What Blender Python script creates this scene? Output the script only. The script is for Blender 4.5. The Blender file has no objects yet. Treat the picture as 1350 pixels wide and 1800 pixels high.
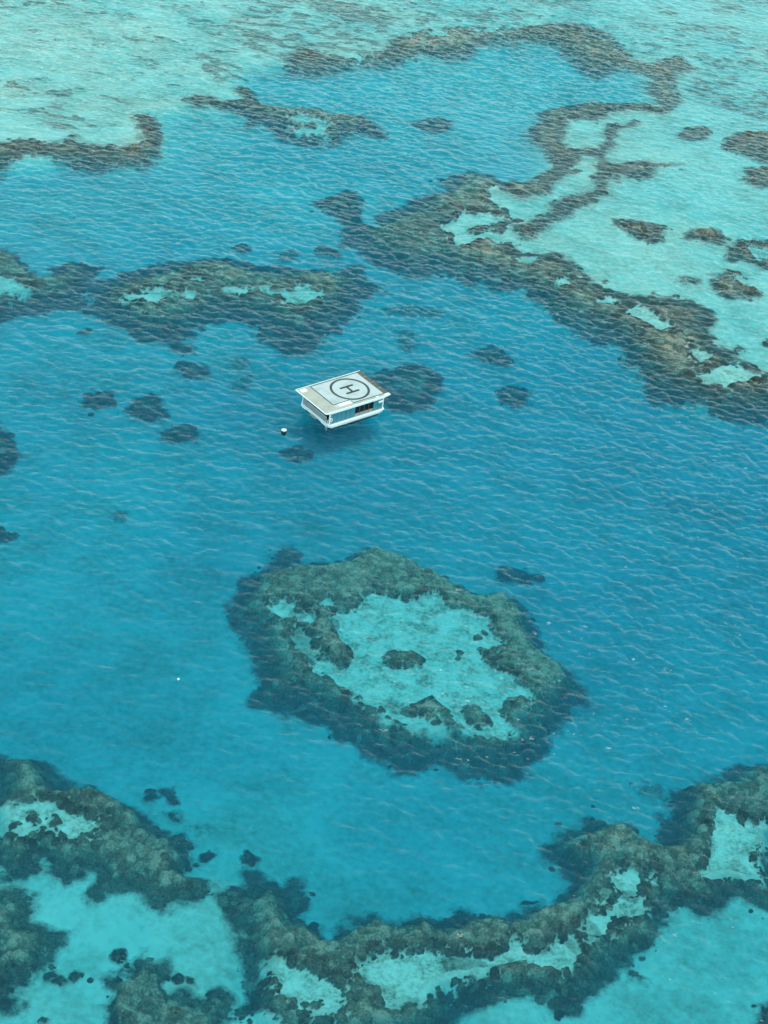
import bpy, bmesh, math, random
import numpy as np
from mathutils import Matrix, Vector
from math import radians, sin, cos, pi

# ------------------------------------------------------------------ camera, sky, sun, exposure
scene = bpy.context.scene
COL = scene.collection
FPX, PITCH, ROLL, ALT = 3000.0, radians(35.0), radians(8.0), 172.0
cfwd = np.array([0, cos(PITCH), -sin(PITCH)])
_r0 = np.array([1.0, 0, 0]); _u0 = np.cross(_r0, cfwd)
cright = _r0 * cos(ROLL) + _u0 * sin(ROLL)
cup = -_r0 * sin(ROLL) + _u0 * cos(ROLL)
cam_d = bpy.data.cameras.new("camera"); cam = bpy.data.objects.new("camera", cam_d); COL.objects.link(cam)
cam_d.sensor_fit = 'VERTICAL'; cam_d.sensor_height = 24.0; cam_d.sensor_width = 18.0
cam_d.lens = 24.0 * FPX / 1800.0
cam_d.clip_start = 1.0; cam_d.clip_end = 12000.0
M = Matrix.Identity(4)
for i in range(3):
    M[i][0] = cright[i]; M[i][1] = cup[i]; M[i][2] = -cfwd[i]
M[2][3] = ALT
cam.matrix_world = M
scene.camera = cam

SUN_EL, SUN_AZ = radians(77.0), radians(145.0)      # azimuth clockwise from +Y: high, behind and to the right of the camera, veiled by thin cloud
w = bpy.data.worlds.new("World"); scene.world = w; w.use_nodes = True
nt = w.node_tree; nt.nodes.clear()
sky = nt.nodes.new("ShaderNodeTexSky"); sky.sky_type = 'NISHITA'; sky.sun_disc = False
sky.sun_elevation = SUN_EL; sky.sun_rotation = SUN_AZ
sky.air_density = 1.0; sky.dust_density = 5.0; sky.ozone_density = 1.0
bg = nt.nodes.new("ShaderNodeBackground"); bg.inputs["Strength"].default_value = 0.12
wo = nt.nodes.new("ShaderNodeOutputWorld")
# a veil of thin high cloud over the blue: brightest low down, slightly uneven
wtc = nt.nodes.new("ShaderNodeTexCoord"); wsx = nt.nodes.new("ShaderNodeSeparateXYZ"); nt.links.new(wtc.outputs["Generated"], wsx.inputs[0])
wr = nt.nodes.new("ShaderNodeValToRGB"); we = wr.color_ramp.elements
we[0].position = 0.0; we[0].color = (1.95, 2.75, 2.65, 1); we[1].position = 0.85; we[1].color = (0.33, 0.52, 0.58, 1)
wk = we.new(0.35); wk.color = (1.30, 1.90, 1.85, 1)
nt.links.new(wsx.outputs["Z"], wr.inputs[0])
wn = nt.nodes.new("ShaderNodeTexNoise"); wn.inputs["Scale"].default_value = 3.5; wn.inputs["Detail"].default_value = 5
nt.links.new(wtc.outputs["Generated"], wn.inputs["Vector"])
wm = nt.nodes.new("ShaderNodeMath"); wm.operation = 'MULTIPLY_ADD'; wm.inputs[1].default_value = 3.2; wm.inputs[2].default_value = 2.8
nt.links.new(wn.outputs["Fac"], wm.inputs[0])
wv = nt.nodes.new("ShaderNodeVectorMath"); wv.operation = 'SCALE'
nt.links.new(wr.outputs[0], wv.inputs[0]); nt.links.new(wm.outputs[0], wv.inputs["Scale"])
wx_ = nt.nodes.new("ShaderNodeMix"); wx_.data_type = 'RGBA'; wx_.inputs[0].default_value = 0.75
nt.links.new(sky.outputs[0], wx_.inputs[6]); nt.links.new(wv.outputs[0], wx_.inputs[7])
nt.links.new(wx_.outputs[2], bg.inputs["Color"]); nt.links.new(bg.outputs[0], wo.inputs["Surface"])
sd = bpy.data.lights.new("sun", 'SUN'); so = bpy.data.objects.new("sun", sd); COL.objects.link(so)
sd.energy = 1.1; sd.angle = radians(16.0); sd.color = (0.90, 1.0, 0.97)
sdir = Vector((sin(SUN_AZ) * cos(SUN_EL), cos(SUN_AZ) * cos(SUN_EL), sin(SUN_EL)))
so.rotation_euler = sdir.to_track_quat('Z', 'Y').to_euler()
so.location = sdir * 400
vs = scene.view_settings
vs.view_transform = 'Standard'; vs.look = 'None'; vs.gamma = 1.0; vs.use_curve_mapping = False
vs.exposure = 0.74
cy = scene.cycles
cy.max_bounces = 8; cy.diffuse_bounces = 2; cy.glossy_bounces = 2; cy.transparent_max_bounces = 16; cy.volume_bounces = 0
cy.use_denoising = True; cy.sample_clamp_direct = 2.0

# ------------------------------------------------------------------ helpers
def tag(o, label=None, cat=None, group=None, kind=None):
    if label: o["label"] = label
    if cat: o["category"] = cat
    if group: o["group"] = group
    if kind: o["kind"] = kind
    return o

def ground(pts, z):
    """Where the camera's ray through each photo pixel meets the level z (scalar or one per point)."""
    p = np.atleast_2d(np.array(pts, float))
    d = cfwd[None] + ((p[:, 0:1] - 675) / FPX) * cright - ((p[:, 1:2] - 900) / FPX) * cup
    t = (np.asarray(z, float) - ALT) / d[:, 2]
    return (d[:, :2] * t[:, None])

_rng = np.random.default_rng(5)
_T = _rng.random((256, 256))
def vnoise(x, y, seed=0):
    x = x + seed * 37.17; y = y + seed * 91.73
    xi = np.floor(x).astype(int); yi = np.floor(y).astype(int)
    fx = x - xi; fy = y - yi
    fx = fx * fx * (3 - 2 * fx); fy = fy * fy * (3 - 2 * fy)
    a = _T[xi & 255, yi & 255]; b = _T[(xi + 1) & 255, yi & 255]
    c = _T[xi & 255, (yi + 1) & 255]; d = _T[(xi + 1) & 255, (yi + 1) & 255]
    return (a * (1 - fx) + b * fx) * (1 - fy) + (c * (1 - fx) + d * fx) * fy
def fbm(x, y, s, octv=4, seed=0):
    """Fractal noise of about -1..1 with the largest features s metres across."""
    v = np.zeros_like(x); a = 1.0; t = 0
    for k in range(octv):
        v += a * (2 * vnoise(x / s, y / s, seed + k * 3) - 1); t += a; a *= 0.5; s *= 0.5
    return v / t * 1.5

def sdf(poly, X, Y):
    """Signed distance to a polygon, positive inside."""
    P = np.asarray(poly, float); n = len(P)
    best = np.full(X.shape, 1e18); ins = np.zeros(X.shape, bool)
    for i in range(n):
        ax, ay = P[i]; bx, by = P[(i + 1) % n]
        ex, ey = bx - ax, by - ay; L = ex * ex + ey * ey
        if L < 1e-9: continue
        wx, wy = X - ax, Y - ay
        t = np.clip((wx * ex + wy * ey) / L, 0, 1)
        dx = wx - ex * t; dy = wy - ey * t
        np.minimum(best, dx * dx + dy * dy, out=best)
        c = ((ay <= Y) & (by > Y)) | ((by <= Y) & (ay > Y))
        if c.any():
            xx = ax + (Y - ay) * (ex / (ey if abs(ey) > 1e-12 else 1e-12))
            ins ^= c & (X < xx)
    d = np.sqrt(best)
    return np.where(ins, d, -d)

def sstep(a, b, x):
    t = np.clip((x - a) / (b - a), 0, 1); return t * t * (3 - 2 * t)

def grid_mesh(name, X, Y, Z, keep=None, mat=None, parent=None, attr=None):
    """One smooth sheet over a grid; keep marks the cells that get a face."""
    ny, nx = X.shape
    if keep is None: keep = np.ones((ny - 1, nx - 1), bool)
    idx = np.arange(ny * nx).reshape(ny, nx)
    q = np.stack([idx[:-1, :-1][keep], idx[:-1, 1:][keep], idx[1:, 1:][keep], idx[1:, :-1][keep]], 1)
    used = np.zeros(ny * nx, bool); used[q.ravel()] = True
    remap = np.cumsum(used) - 1
    co = np.stack([X.ravel()[used], Y.ravel()[used], Z.ravel()[used]], 1).astype(np.float32)
    q = remap[q].astype(np.int32)
    me = bpy.data.meshes.new(name)
    me.vertices.add(len(co)); me.vertices.foreach_set("co", co.ravel())
    me.loops.add(q.size); me.loops.foreach_set("vertex_index", q.ravel())
    me.polygons.add(len(q)); me.polygons.foreach_set("loop_start", np.arange(0, q.size, 4, dtype=np.int32))
    me.polygons.foreach_set("use_smooth", np.ones(len(q), bool))
    me.update(calc_edges=True)
    for an, av in (attr or {}).items():
        a = me.attributes.new(an, 'FLOAT', 'POINT'); a.data.foreach_set("value", av.ravel()[used].astype(np.float32))
    o = bpy.data.objects.new(name, me); COL.objects.link(o)
    if mat: me.materials.append(mat)
    if parent: o.parent = parent
    return o

def new_mat(name):
    m = bpy.data.materials.new(name); m.use_nodes = True
    t = m.node_tree; t.nodes.clear()
    return m, t, t.nodes.new("ShaderNodeOutputMaterial")
def ramp(t, stops):
    r = t.nodes.new("ShaderNodeValToRGB"); e = r.color_ramp.elements
    while len(e) > 1: e.remove(e[0])
    e[0].position = stops[0][0]; e[0].color = (*stops[0][1], 1)
    for p, c in stops[1:]:
        k = e.new(p); k.color = (*c, 1)
    return r
def noise_node(t, scale, detail=4, rough=0.55, vec=None):
    n = t.nodes.new("ShaderNodeTexNoise"); n.inputs["Scale"].default_value = scale
    n.inputs["Detail"].default_value = detail; n.inputs["Roughness"].default_value = rough
    if vec: t.links.new(vec, n.inputs["Vector"])
    return n
def math_node(t, op, a, b=None, clamp=False):
    n = t.nodes.new("ShaderNodeMath"); n.operation = op; n.use_clamp = clamp
    for i, v in enumerate((a, b)):
        if v is None: continue
        if isinstance(v, (int, float)): n.inputs[i].default_value = v
        else: t.links.new(v, n.inputs[i])
    return n.outputs[0]

# ------------------------------------------------------------------ materials
def mat_water():
    m, t, out = new_mat("sea water")
    lw = t.nodes.new("ShaderNodeLayerWeight"); lw.inputs["Blend"].default_value = 0.5
    tc = t.nodes.new("ShaderNodeTexCoord")
    mp = t.nodes.new("ShaderNodeMapping"); mp.inputs["Rotation"].default_value = (0, 0, radians(12)); mp.inputs["Scale"].default_value = (0.55, 1.0, 1.0)
    t.links.new(tc.outputs["Object"], mp.inputs["Vector"])
    n = noise_node(t, 1.1, 2, 0.5, mp.outputs[0])
    b = t.nodes.new("ShaderNodeBump"); b.inputs["Strength"].default_value = 0.8; b.inputs["Distance"].default_value = 0.14
    t.links.new(n.outputs["Fac"], b.inputs["Height"])
    t.links.new(b.outputs[0], lw.inputs["Normal"])
    f5 = math_node(t, 'POWER', lw.outputs["Facing"], 5.0)
    fr = math_node(t, 'ADD', math_node(t, 'MULTIPLY', f5, 0.98), 0.02, True)
    tr = t.nodes.new("ShaderNodeBsdfTransparent")
    gl = t.nodes.new("ShaderNodeBsdfGlossy"); gl.inputs["Roughness"].default_value = 0.08
    t.links.new(b.outputs[0], gl.inputs["Normal"])
    mx = t.nodes.new("ShaderNodeMixShader")
    t.links.new(fr, mx.inputs[0]); t.links.new(tr.outputs[0], mx.inputs[1]); t.links.new(gl.outputs[0], mx.inputs[2])
    t.links.new(mx.outputs[0], out.inputs["Surface"])
    ab = t.nodes.new("ShaderNodeVolumeAbsorption"); ab.inputs["Density"].default_value = 0.5
    ab.inputs["Color"].default_value = (1 - 0.29 / 0.5, 1 - 0.045 / 0.5, 1 - 0.014 / 0.5, 1)
    sc = t.nodes.new("ShaderNodeVolumeScatter"); sc.inputs["Density"].default_value = 0.035
    sc.inputs["Color"].default_value = (0.12, 0.75, 1.0, 1); sc.inputs["Anisotropy"].default_value = 0.0
    ad = t.nodes.new("ShaderNodeAddShader")
    t.links.new(ab.outputs[0], ad.inputs[0]); t.links.new(sc.outputs[0], ad.inputs[1])
    t.links.new(ad.outputs[0], out.inputs["Volume"])
    return m
def diffuse(t, out, col_socket, rough=0.9, bump=None):
    p = t.nodes.new("ShaderNodeBsdfPrincipled"); p.inputs["Roughness"].default_value = rough
    p.inputs["Specular IOR Level"].default_value = 0.1
    t.links.new(col_socket, p.inputs["Base Color"])
    if bump: t.links.new(bump, p.inputs["Normal"])
    t.links.new(p.outputs[0], out.inputs["Surface"])
    return p
def sand_colour(t):
    g = t.nodes.new("ShaderNodeNewGeometry")
    n1 = noise_node(t, 0.12, 6, 0.6, g.outputs["Position"])
    n2 = noise_node(t, 0.9, 5, 0.65, g.outputs["Position"])
    n4 = noise_node(t, 0.035, 3, 0.5, g.outputs["Position"])
    s = math_node(t, 'ADD', math_node(t, 'MULTIPLY', n1.outputs["Fac"], 0.5), math_node(t, 'MULTIPLY', n2.outputs["Fac"], 0.5))
    s = math_node(t, 'ADD', s, math_node(t, 'MULTIPLY', math_node(t, 'SUBTRACT', n4.outputs["Fac"], 0.5), 0.22))
    r = ramp(t, [(0.30, (0.30, 0.29, 0.22)), (0.42, (0.46, 0.44, 0.35)), (0.56, (0.62, 0.60, 0.50)), (0.75, (0.70, 0.68, 0.58))])
    t.links.new(s, r.inputs[0])
    return r.outputs[0]
def mat_sand():
    m, t, out = new_mat("coral sand")
    diffuse(t, out, sand_colour(t), 0.95)
    return m
def mat_pool_sand():
    m, t, out = new_mat("rubbly pool sand")
    g = t.nodes.new("ShaderNodeNewGeometry")
    n1 = noise_node(t, 0.28, 6, 0.65, g.outputs["Position"]); n2 = noise_node(t, 1.6, 5, 0.65, g.outputs["Position"])
    s = math_node(t, 'ADD', math_node(t, 'MULTIPLY', n1.outputs["Fac"], 0.55), math_node(t, 'MULTIPLY', n2.outputs["Fac"], 0.45))
    r = ramp(t, [(0.37, (0.16, 0.16, 0.12)), (0.445, (0.38, 0.365, 0.285)), (0.52, (0.58, 0.56, 0.46)), (0.64, (0.70, 0.68, 0.58))])
    t.links.new(s, r.inputs[0]); diffuse(t, out, r.outputs[0], 0.95)
    return m
def mat_coral():
    m, t, out = new_mat("living coral")
    g = t.nodes.new("ShaderNodeNewGeometry")
    a = t.nodes.new("ShaderNodeAttribute"); a.attribute_name = "tone"
    n1 = noise_node(t, 0.55, 5, 0.65, g.outputs["Position"])
    n2 = noise_node(t, 3.0, 5, 0.65, g.outputs["Position"])
    s = math_node(t, 'ADD', a.outputs["Fac"], math_node(t, 'MULTIPLY', math_node(t, 'SUBTRACT', n1.outputs["Fac"], 0.5), 0.9))
    s = math_node(t, 'ADD', s, math_node(t, 'MULTIPLY', math_node(t, 'SUBTRACT', n2.outputs["Fac"], 0.5), 1.9), True)
    r = ramp(t, [(0.0, (0.026, 0.033, 0.031)), (0.3, (0.058, 0.068, 0.057)), (0.6, (0.108, 0.122, 0.094)), (0.85, (0.165, 0.178, 0.135)), (1.0, (0.26, 0.27, 0.21))])
    t.links.new(s, r.inputs[0])
    bp = t.nodes.new("ShaderNodeBump"); bp.inputs["Strength"].default_value = 0.8; bp.inputs["Distance"].default_value = 0.25
    t.links.new(n2.outputs["Fac"], bp.inputs["Height"])
    # patches of ochre algae and of mauve-grey dead coral
    n5 = noise_node(t, 0.22, 4, 0.6, g.outputs["Position"]); n6 = noise_node(t, 0.5, 5, 0.65, g.outputs["Position"])
    lum = math_node(t, 'MULTIPLY', s, 1.9)
    def tint(prev, noise, lo, gain, col):
        kk = math_node(t, 'MULTIPLY', math_node(t, 'SUBTRACT', noise.outputs["Fac"], lo), gain, True)
        sc_ = t.nodes.new("ShaderNodeVectorMath"); sc_.operation = 'SCALE'; sc_.inputs[0].default_value = col; t.links.new(lum, sc_.inputs["Scale"])
        mm = t.nodes.new("ShaderNodeMix"); mm.data_type = 'RGBA'
        t.links.new(kk, mm.inputs[0]); t.links.new(prev, mm.inputs[6]); t.links.new(sc_.outputs[0], mm.inputs[7])
        return mm.outputs[2]
    living = tint(tint(r.outputs[0], n5, 0.52, 4.0, (0.115, 0.112, 0.080)), n6, 0.57, 5.0, (0.085, 0.092, 0.088))
    # where the living cover thins out, sand shows between the colonies
    cv = t.nodes.new("ShaderNodeAttribute"); cv.attribute_name = "cover"
    n3 = noise_node(t, 1.7, 6, 0.7, g.outputs["Position"])
    k = math_node(t, 'ADD', math_node(t, 'MULTIPLY', cv.outputs["Fac"], 1.7), math_node(t, 'MULTIPLY', math_node(t, 'SUBTRACT', n3.outputs["Fac"], 0.5), 1.6))
    k = math_node(t, 'MULTIPLY', math_node(t, 'SUBTRACT', k, 0.22), 1.1, True)
    k = math_node(t, 'MULTIPLY', k, math_node(t, 'MULTIPLY', cv.outputs["Fac"], 8.0, True), True)
    mc = t.nodes.new("ShaderNodeMix"); mc.data_type = 'RGBA'
    t.links.new(k, mc.inputs[0]); t.links.new(sand_colour(t), mc.inputs[6]); t.links.new(living, mc.inputs[7])
    diffuse(t, out, mc.outputs[2], 0.95, bp.outputs[0])
    return m
def mat_paint(name, col, rough=0.45, var=0.08, scale=1.2):
    m, t, out = new_mat(name)
    tc = t.nodes.new("ShaderNodeTexCoord")
    n = noise_node(t, scale, 6, 0.65, tc.outputs["Object"])
    r = ramp(t, [(0.3, tuple(c * (1 - 2 * var) for c in col)), (0.5, col), (0.75, tuple(min(1, c * (1 + var)) for c in col))])
    t.links.new(n.outputs["Fac"], r.inputs[0])
    p = diffuse(t, out, r.outputs[0], rough); p.inputs["Specular IOR Level"].default_value = 0.4
    return m
WATER, SAND, POOL, CORAL = mat_water(), mat_sand(), mat_pool_sand(), mat_coral()
WHITE = mat_paint("white gelcoat", (0.84, 0.94, 0.94), 0.35, 0.03)
PAD = mat_paint("pale grey helipad paint", (0.44, 0.52, 0.52), 0.7, 0.10, 0.5)
BEIGE = mat_paint("weathered beige roof coating", (0.40, 0.42, 0.36), 0.8, 0.10, 0.7)
LINE = mat_paint("dark grey line paint", (0.045, 0.060, 0.062), 0.7, 0.1)
HBLACK = mat_paint("black letter paint", (0.022, 0.028, 0.03), 0.6, 0.1)
TIMBER = mat_paint("weathered brown timber", (0.115, 0.105, 0.088), 0.8, 0.2, 1.5)
GLASSB = mat_paint("blue grey cladding glass", (0.07, 0.27, 0.34), 0.12, 0.06)
DARK = mat_paint("dark glass and interior shade", (0.010, 0.014, 0.016), 0.12, 0.1)
GREY = mat_paint("grey paint", (0.30, 0.33, 0.34), 0.5, 0.06)
FRAME = mat_paint("dark aluminium", (0.05, 0.075, 0.085), 0.4, 0.06)
RUBBER = mat_paint("dark weed stained rubber", (0.018, 0.030, 0.034), 0.6, 0.2)

# ------------------------------------------------------------------ the sea floor
FLAT = [[(-500, 270), (0, 268), (120, 266), (240, 270), (265, 232), (248, 196), (320, 180), (430, 174), (398, 138), (430, 114), (490, 98), (520, 108),
         (640, 100), (750, 84), (850, 68), (980, 60), (1030, 100), (1130, 118), (1178, 190), (1110, 190), (1010, 200), (965, 240), (985, 290), (940, 330), (850, 330),
         (780, 400), (820, 450), (930, 470), (1000, 515), (1100, 560), (1180, 650), (1250, 690), (1400, 690), (2200, 690), (2200, -420), (-900, -420)],
        [(-600, 1480), (0, 1490), (100, 1500), (250, 1560), (375, 1570), (400, 1605), (412, 1680), (412, 1760), (430, 2100), (-600, 2100)],
        [(1900, 1570), (1270, 1570), (1180, 1600), (1120, 1690), (1000, 1755), (850, 1768), (790, 2100), (1900, 2100)]]
FLAT_Z = [-1.45, -3.4, -3.7]
FLAT_G = [ground(f, z) for f, z in zip(FLAT, FLAT_Z)]
DEEP = [(100, 330, -4.3), (500, 330, -4.4), (750, 200, -3.4), (900, 120, -2.9), (300, 210, -3.3), (250, 570, -5.4), (600, 600, -5.8), (850, 560, -5.6), (1000, 660, -6.5),
        (500, 750, -7.2), (150, 850, -6.0), (60, 1050, -6.0), (350, 1000, -7.2), (700, 870, -7.2), (1150, 850, -7.6), (1300, 1050, -7.8), (1100, 1250, -7.6), (1000, 1370, -7.0),
        (150, 1250, -6.6), (350, 1350, -6.6), (650, 1480, -6.6), (850, 1500, -6.6), (580, 1580, -6.0), (420, 1500, -4.9), (330, 1440, -5.5)]
_dg = np.concatenate([ground([(a, b)], c) for a, b, c in DEEP]); _dz = np.array([c for *_, c in DEEP])
def floor_z(X, Y):
    num = np.zeros_like(X); den = np.zeros_like(X)
    for (gx, gy), z in zip(_dg, _dz):
        wgt = 1.0 / ((X - gx) ** 2 + (Y - gy) ** 2 + 60.0) ** 1.5
        num += wgt * z; den += wgt
    z = num / den + 0.45 * fbm(X, Y, 24.0, 4, 3)
    for poly, fz, wd in zip(FLAT_G, (FLAT_Z[0] + 0.36 * (1 - sstep(-90, 10, X)), *FLAT_Z[1:]), (9, 7, 7)):
        k = sstep(-wd, 1.0, sdf(poly, X, Y) + 2.0 * fbm(X, Y, 9.0, 3, 8))
        z = z * (1 - k) + (fz + 0.35 * fbm(X, Y, 14.0, 4, 12)) * k
    return z
def axis(lo, hi, step, far, grow=1.25):
    a = [np.arange(lo, hi + step, step)]
    s, e, left, right = step, hi, [], []
    x = a[0][-1]
    while x < far: s *= grow; x += s; right.append(x)
    s = step; x = a[0][0]
    while x > -far: s *= grow; x -= s; left.append(x)
    return np.concatenate([left[::-1], a[0], right])
fx, fy = axis(-150, 130, 1.0, 3000), axis(105, 610, 1.0, 4000)
FXg, FYg = np.meshgrid(fx, fy)
FZg = floor_z(FXg, FYg)
tag(grid_mesh("seabed", FXg, FYg, FZg, None, SAND), kind="structure")
def floor_at(X, Y):
    """The sea floor as it is meshed: bilinear between the sheet's own points."""
    i = np.clip(np.searchsorted(fx, X) - 1, 0, len(fx) - 2); j = np.clip(np.searchsorted(fy, Y) - 1, 0, len(fy) - 2)
    a = (X - fx[i]) / (fx[i + 1] - fx[i]); b = (Y - fy[j]) / (fy[j + 1] - fy[j])
    return (FZg[j, i] * (1 - a) + FZg[j, i + 1] * a) * (1 - b) + (FZg[j + 1, i] * (1 - a) + FZg[j + 1, i + 1] * a) * b

# ------------------------------------------------------------------ the water: a wind chop made from a wave spectrum, closed below the sea floor
def wave_patch(n=2048, dx=0.3, seed=11):
    r = np.random.default_rng(seed)
    k1 = np.fft.fftfreq(n, dx) * 2 * pi
    KX, KY = np.meshgrid(k1, k1); K = np.hypot(KX, KY); K[0, 0] = 1e-6
    wd = radians(90 - 17)
    ca = (KX * cos(wd) + KY * sin(wd)) / K
    k0 = 2 * pi / 4.4
    S = np.exp(-1.0 * (k0 / K) ** 2) * K ** -3.35 * (0.22 + np.abs(ca) ** 2.5)
    S *= np.exp(-(K * 0.16) ** 2)
    A = np.sqrt(S) * (r.standard_normal((n, n)) + 1j * r.standard_normal((n, n))); A[0, 0] = 0
    h = np.fft.ifft2(A).real
    sx = np.fft.ifft2(1j * KX * A).real; sy = np.fft.ifft2(1j * KY * A).real
    g = SLOPE / math.sqrt((sx ** 2 + sy ** 2).mean())
    dxx = np.fft.ifft2(-1j * KX / K * A).real * g; dyy = np.fft.ifft2(-1j * KY / K * A).real * g
    return h * g, dxx, dyy, dx * n
SLOPE = 0.245
CHOP = 1.25
WH, WDX, WDY, WP = wave_patch()
def bil(F, X, Y):
    n = F.shape[0]
    u = (X / WP * n) % n; v = (Y / WP * n) % n
    i = np.floor(u).astype(int) % n; j = np.floor(v).astype(int) % n
    a = u - np.floor(u); b = v - np.floor(v); i2 = (i + 1) % n; j2 = (j + 1) % n
    return (F[j, i] * (1 - a) + F[j, i2] * a) * (1 - b) + (F[j2, i] * (1 - a) + F[j2, i2] * a) * b
wx, wy = axis(-150, 130, 0.30, 3000, 1.35), axis(105, 610, 0.30, 4000, 1.35)
WX, WY = np.meshgrid(wx, wy)
fade = sstep(-190, -150, WX) * (1 - sstep(130, 170, WX)) * sstep(60, 105, WY) * (1 - sstep(610, 680, WY))
gust = np.clip(0.92 + 0.5 * fbm(WX, WY, 55.0, 3, 21), 0.45, 1.5) * fade
WZ = bil(WH, WX, WY) * gust
GX = WX + CHOP * bil(WDX, WX, WY) * gust; GY = WY + CHOP * bil(WDY, WX, WY) * gust
water = grid_mesh("water", GX, GY, WZ, None, WATER)
def close_box(o, ny, nx, zb):
    """Adds the sides and the bottom, so that the water is one closed volume."""
    bm = bmesh.new(); bm.from_mesh(o.data); bm.verts.ensure_lookup_table()
    V = bm.verts
    ring = [V[i] for i in range(nx)] + [V[r * nx + nx - 1] for r in range(1, ny)] + [V[(ny - 1) * nx + i] for i in range(nx - 2, -1, -1)] + [V[r * nx] for r in range(ny - 2, 0, -1)]
    low = [bm.verts.new((v.co.x, v.co.y, zb)) for v in ring]
    n = len(ring)
    for i in range(n):
        j = (i + 1) % n; bm.faces.new((ring[j], ring[i], low[i], low[j]))
    bm.faces.new(low[::-1])
    bm.to_mesh(o.data); bm.free()
close_box(water, len(wy), len(wx), -30.0)
tag(water, kind="structure")

# ------------------------------------------------------------------ reefs
def smooth_poly(P, it=1):
    """Chaikin corner cutting of a traced outline."""
    P = np.asarray(P, float)
    for _ in range(it):
        Q = np.roll(P, -1, 0)
        P = np.stack([0.75 * P + 0.25 * Q, 0.25 * P + 0.75 * Q], 1).reshape(-1, P.shape[1])
    return P

def islands_of(k, least=12):
    """The connected pieces of a mask of cells, each as a mask."""
    todo = set(map(tuple, np.argwhere(k))); res_ = []
    while todo:
        st = [todo.pop()]; got = list(st)
        while st:
            a, b = st.pop()
            for c in ((a + 1, b), (a - 1, b), (a, b + 1), (a, b - 1), (a + 1, b + 1), (a - 1, b - 1), (a + 1, b - 1), (a - 1, b + 1)):
                if c in todo: todo.remove(c); st.append(c); got.append(c)
        if len(got) >= least:
            m = np.zeros_like(k); g = np.array(got); m[g[:, 0], g[:, 1]] = True; res_.append(m)
    return res_

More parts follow.
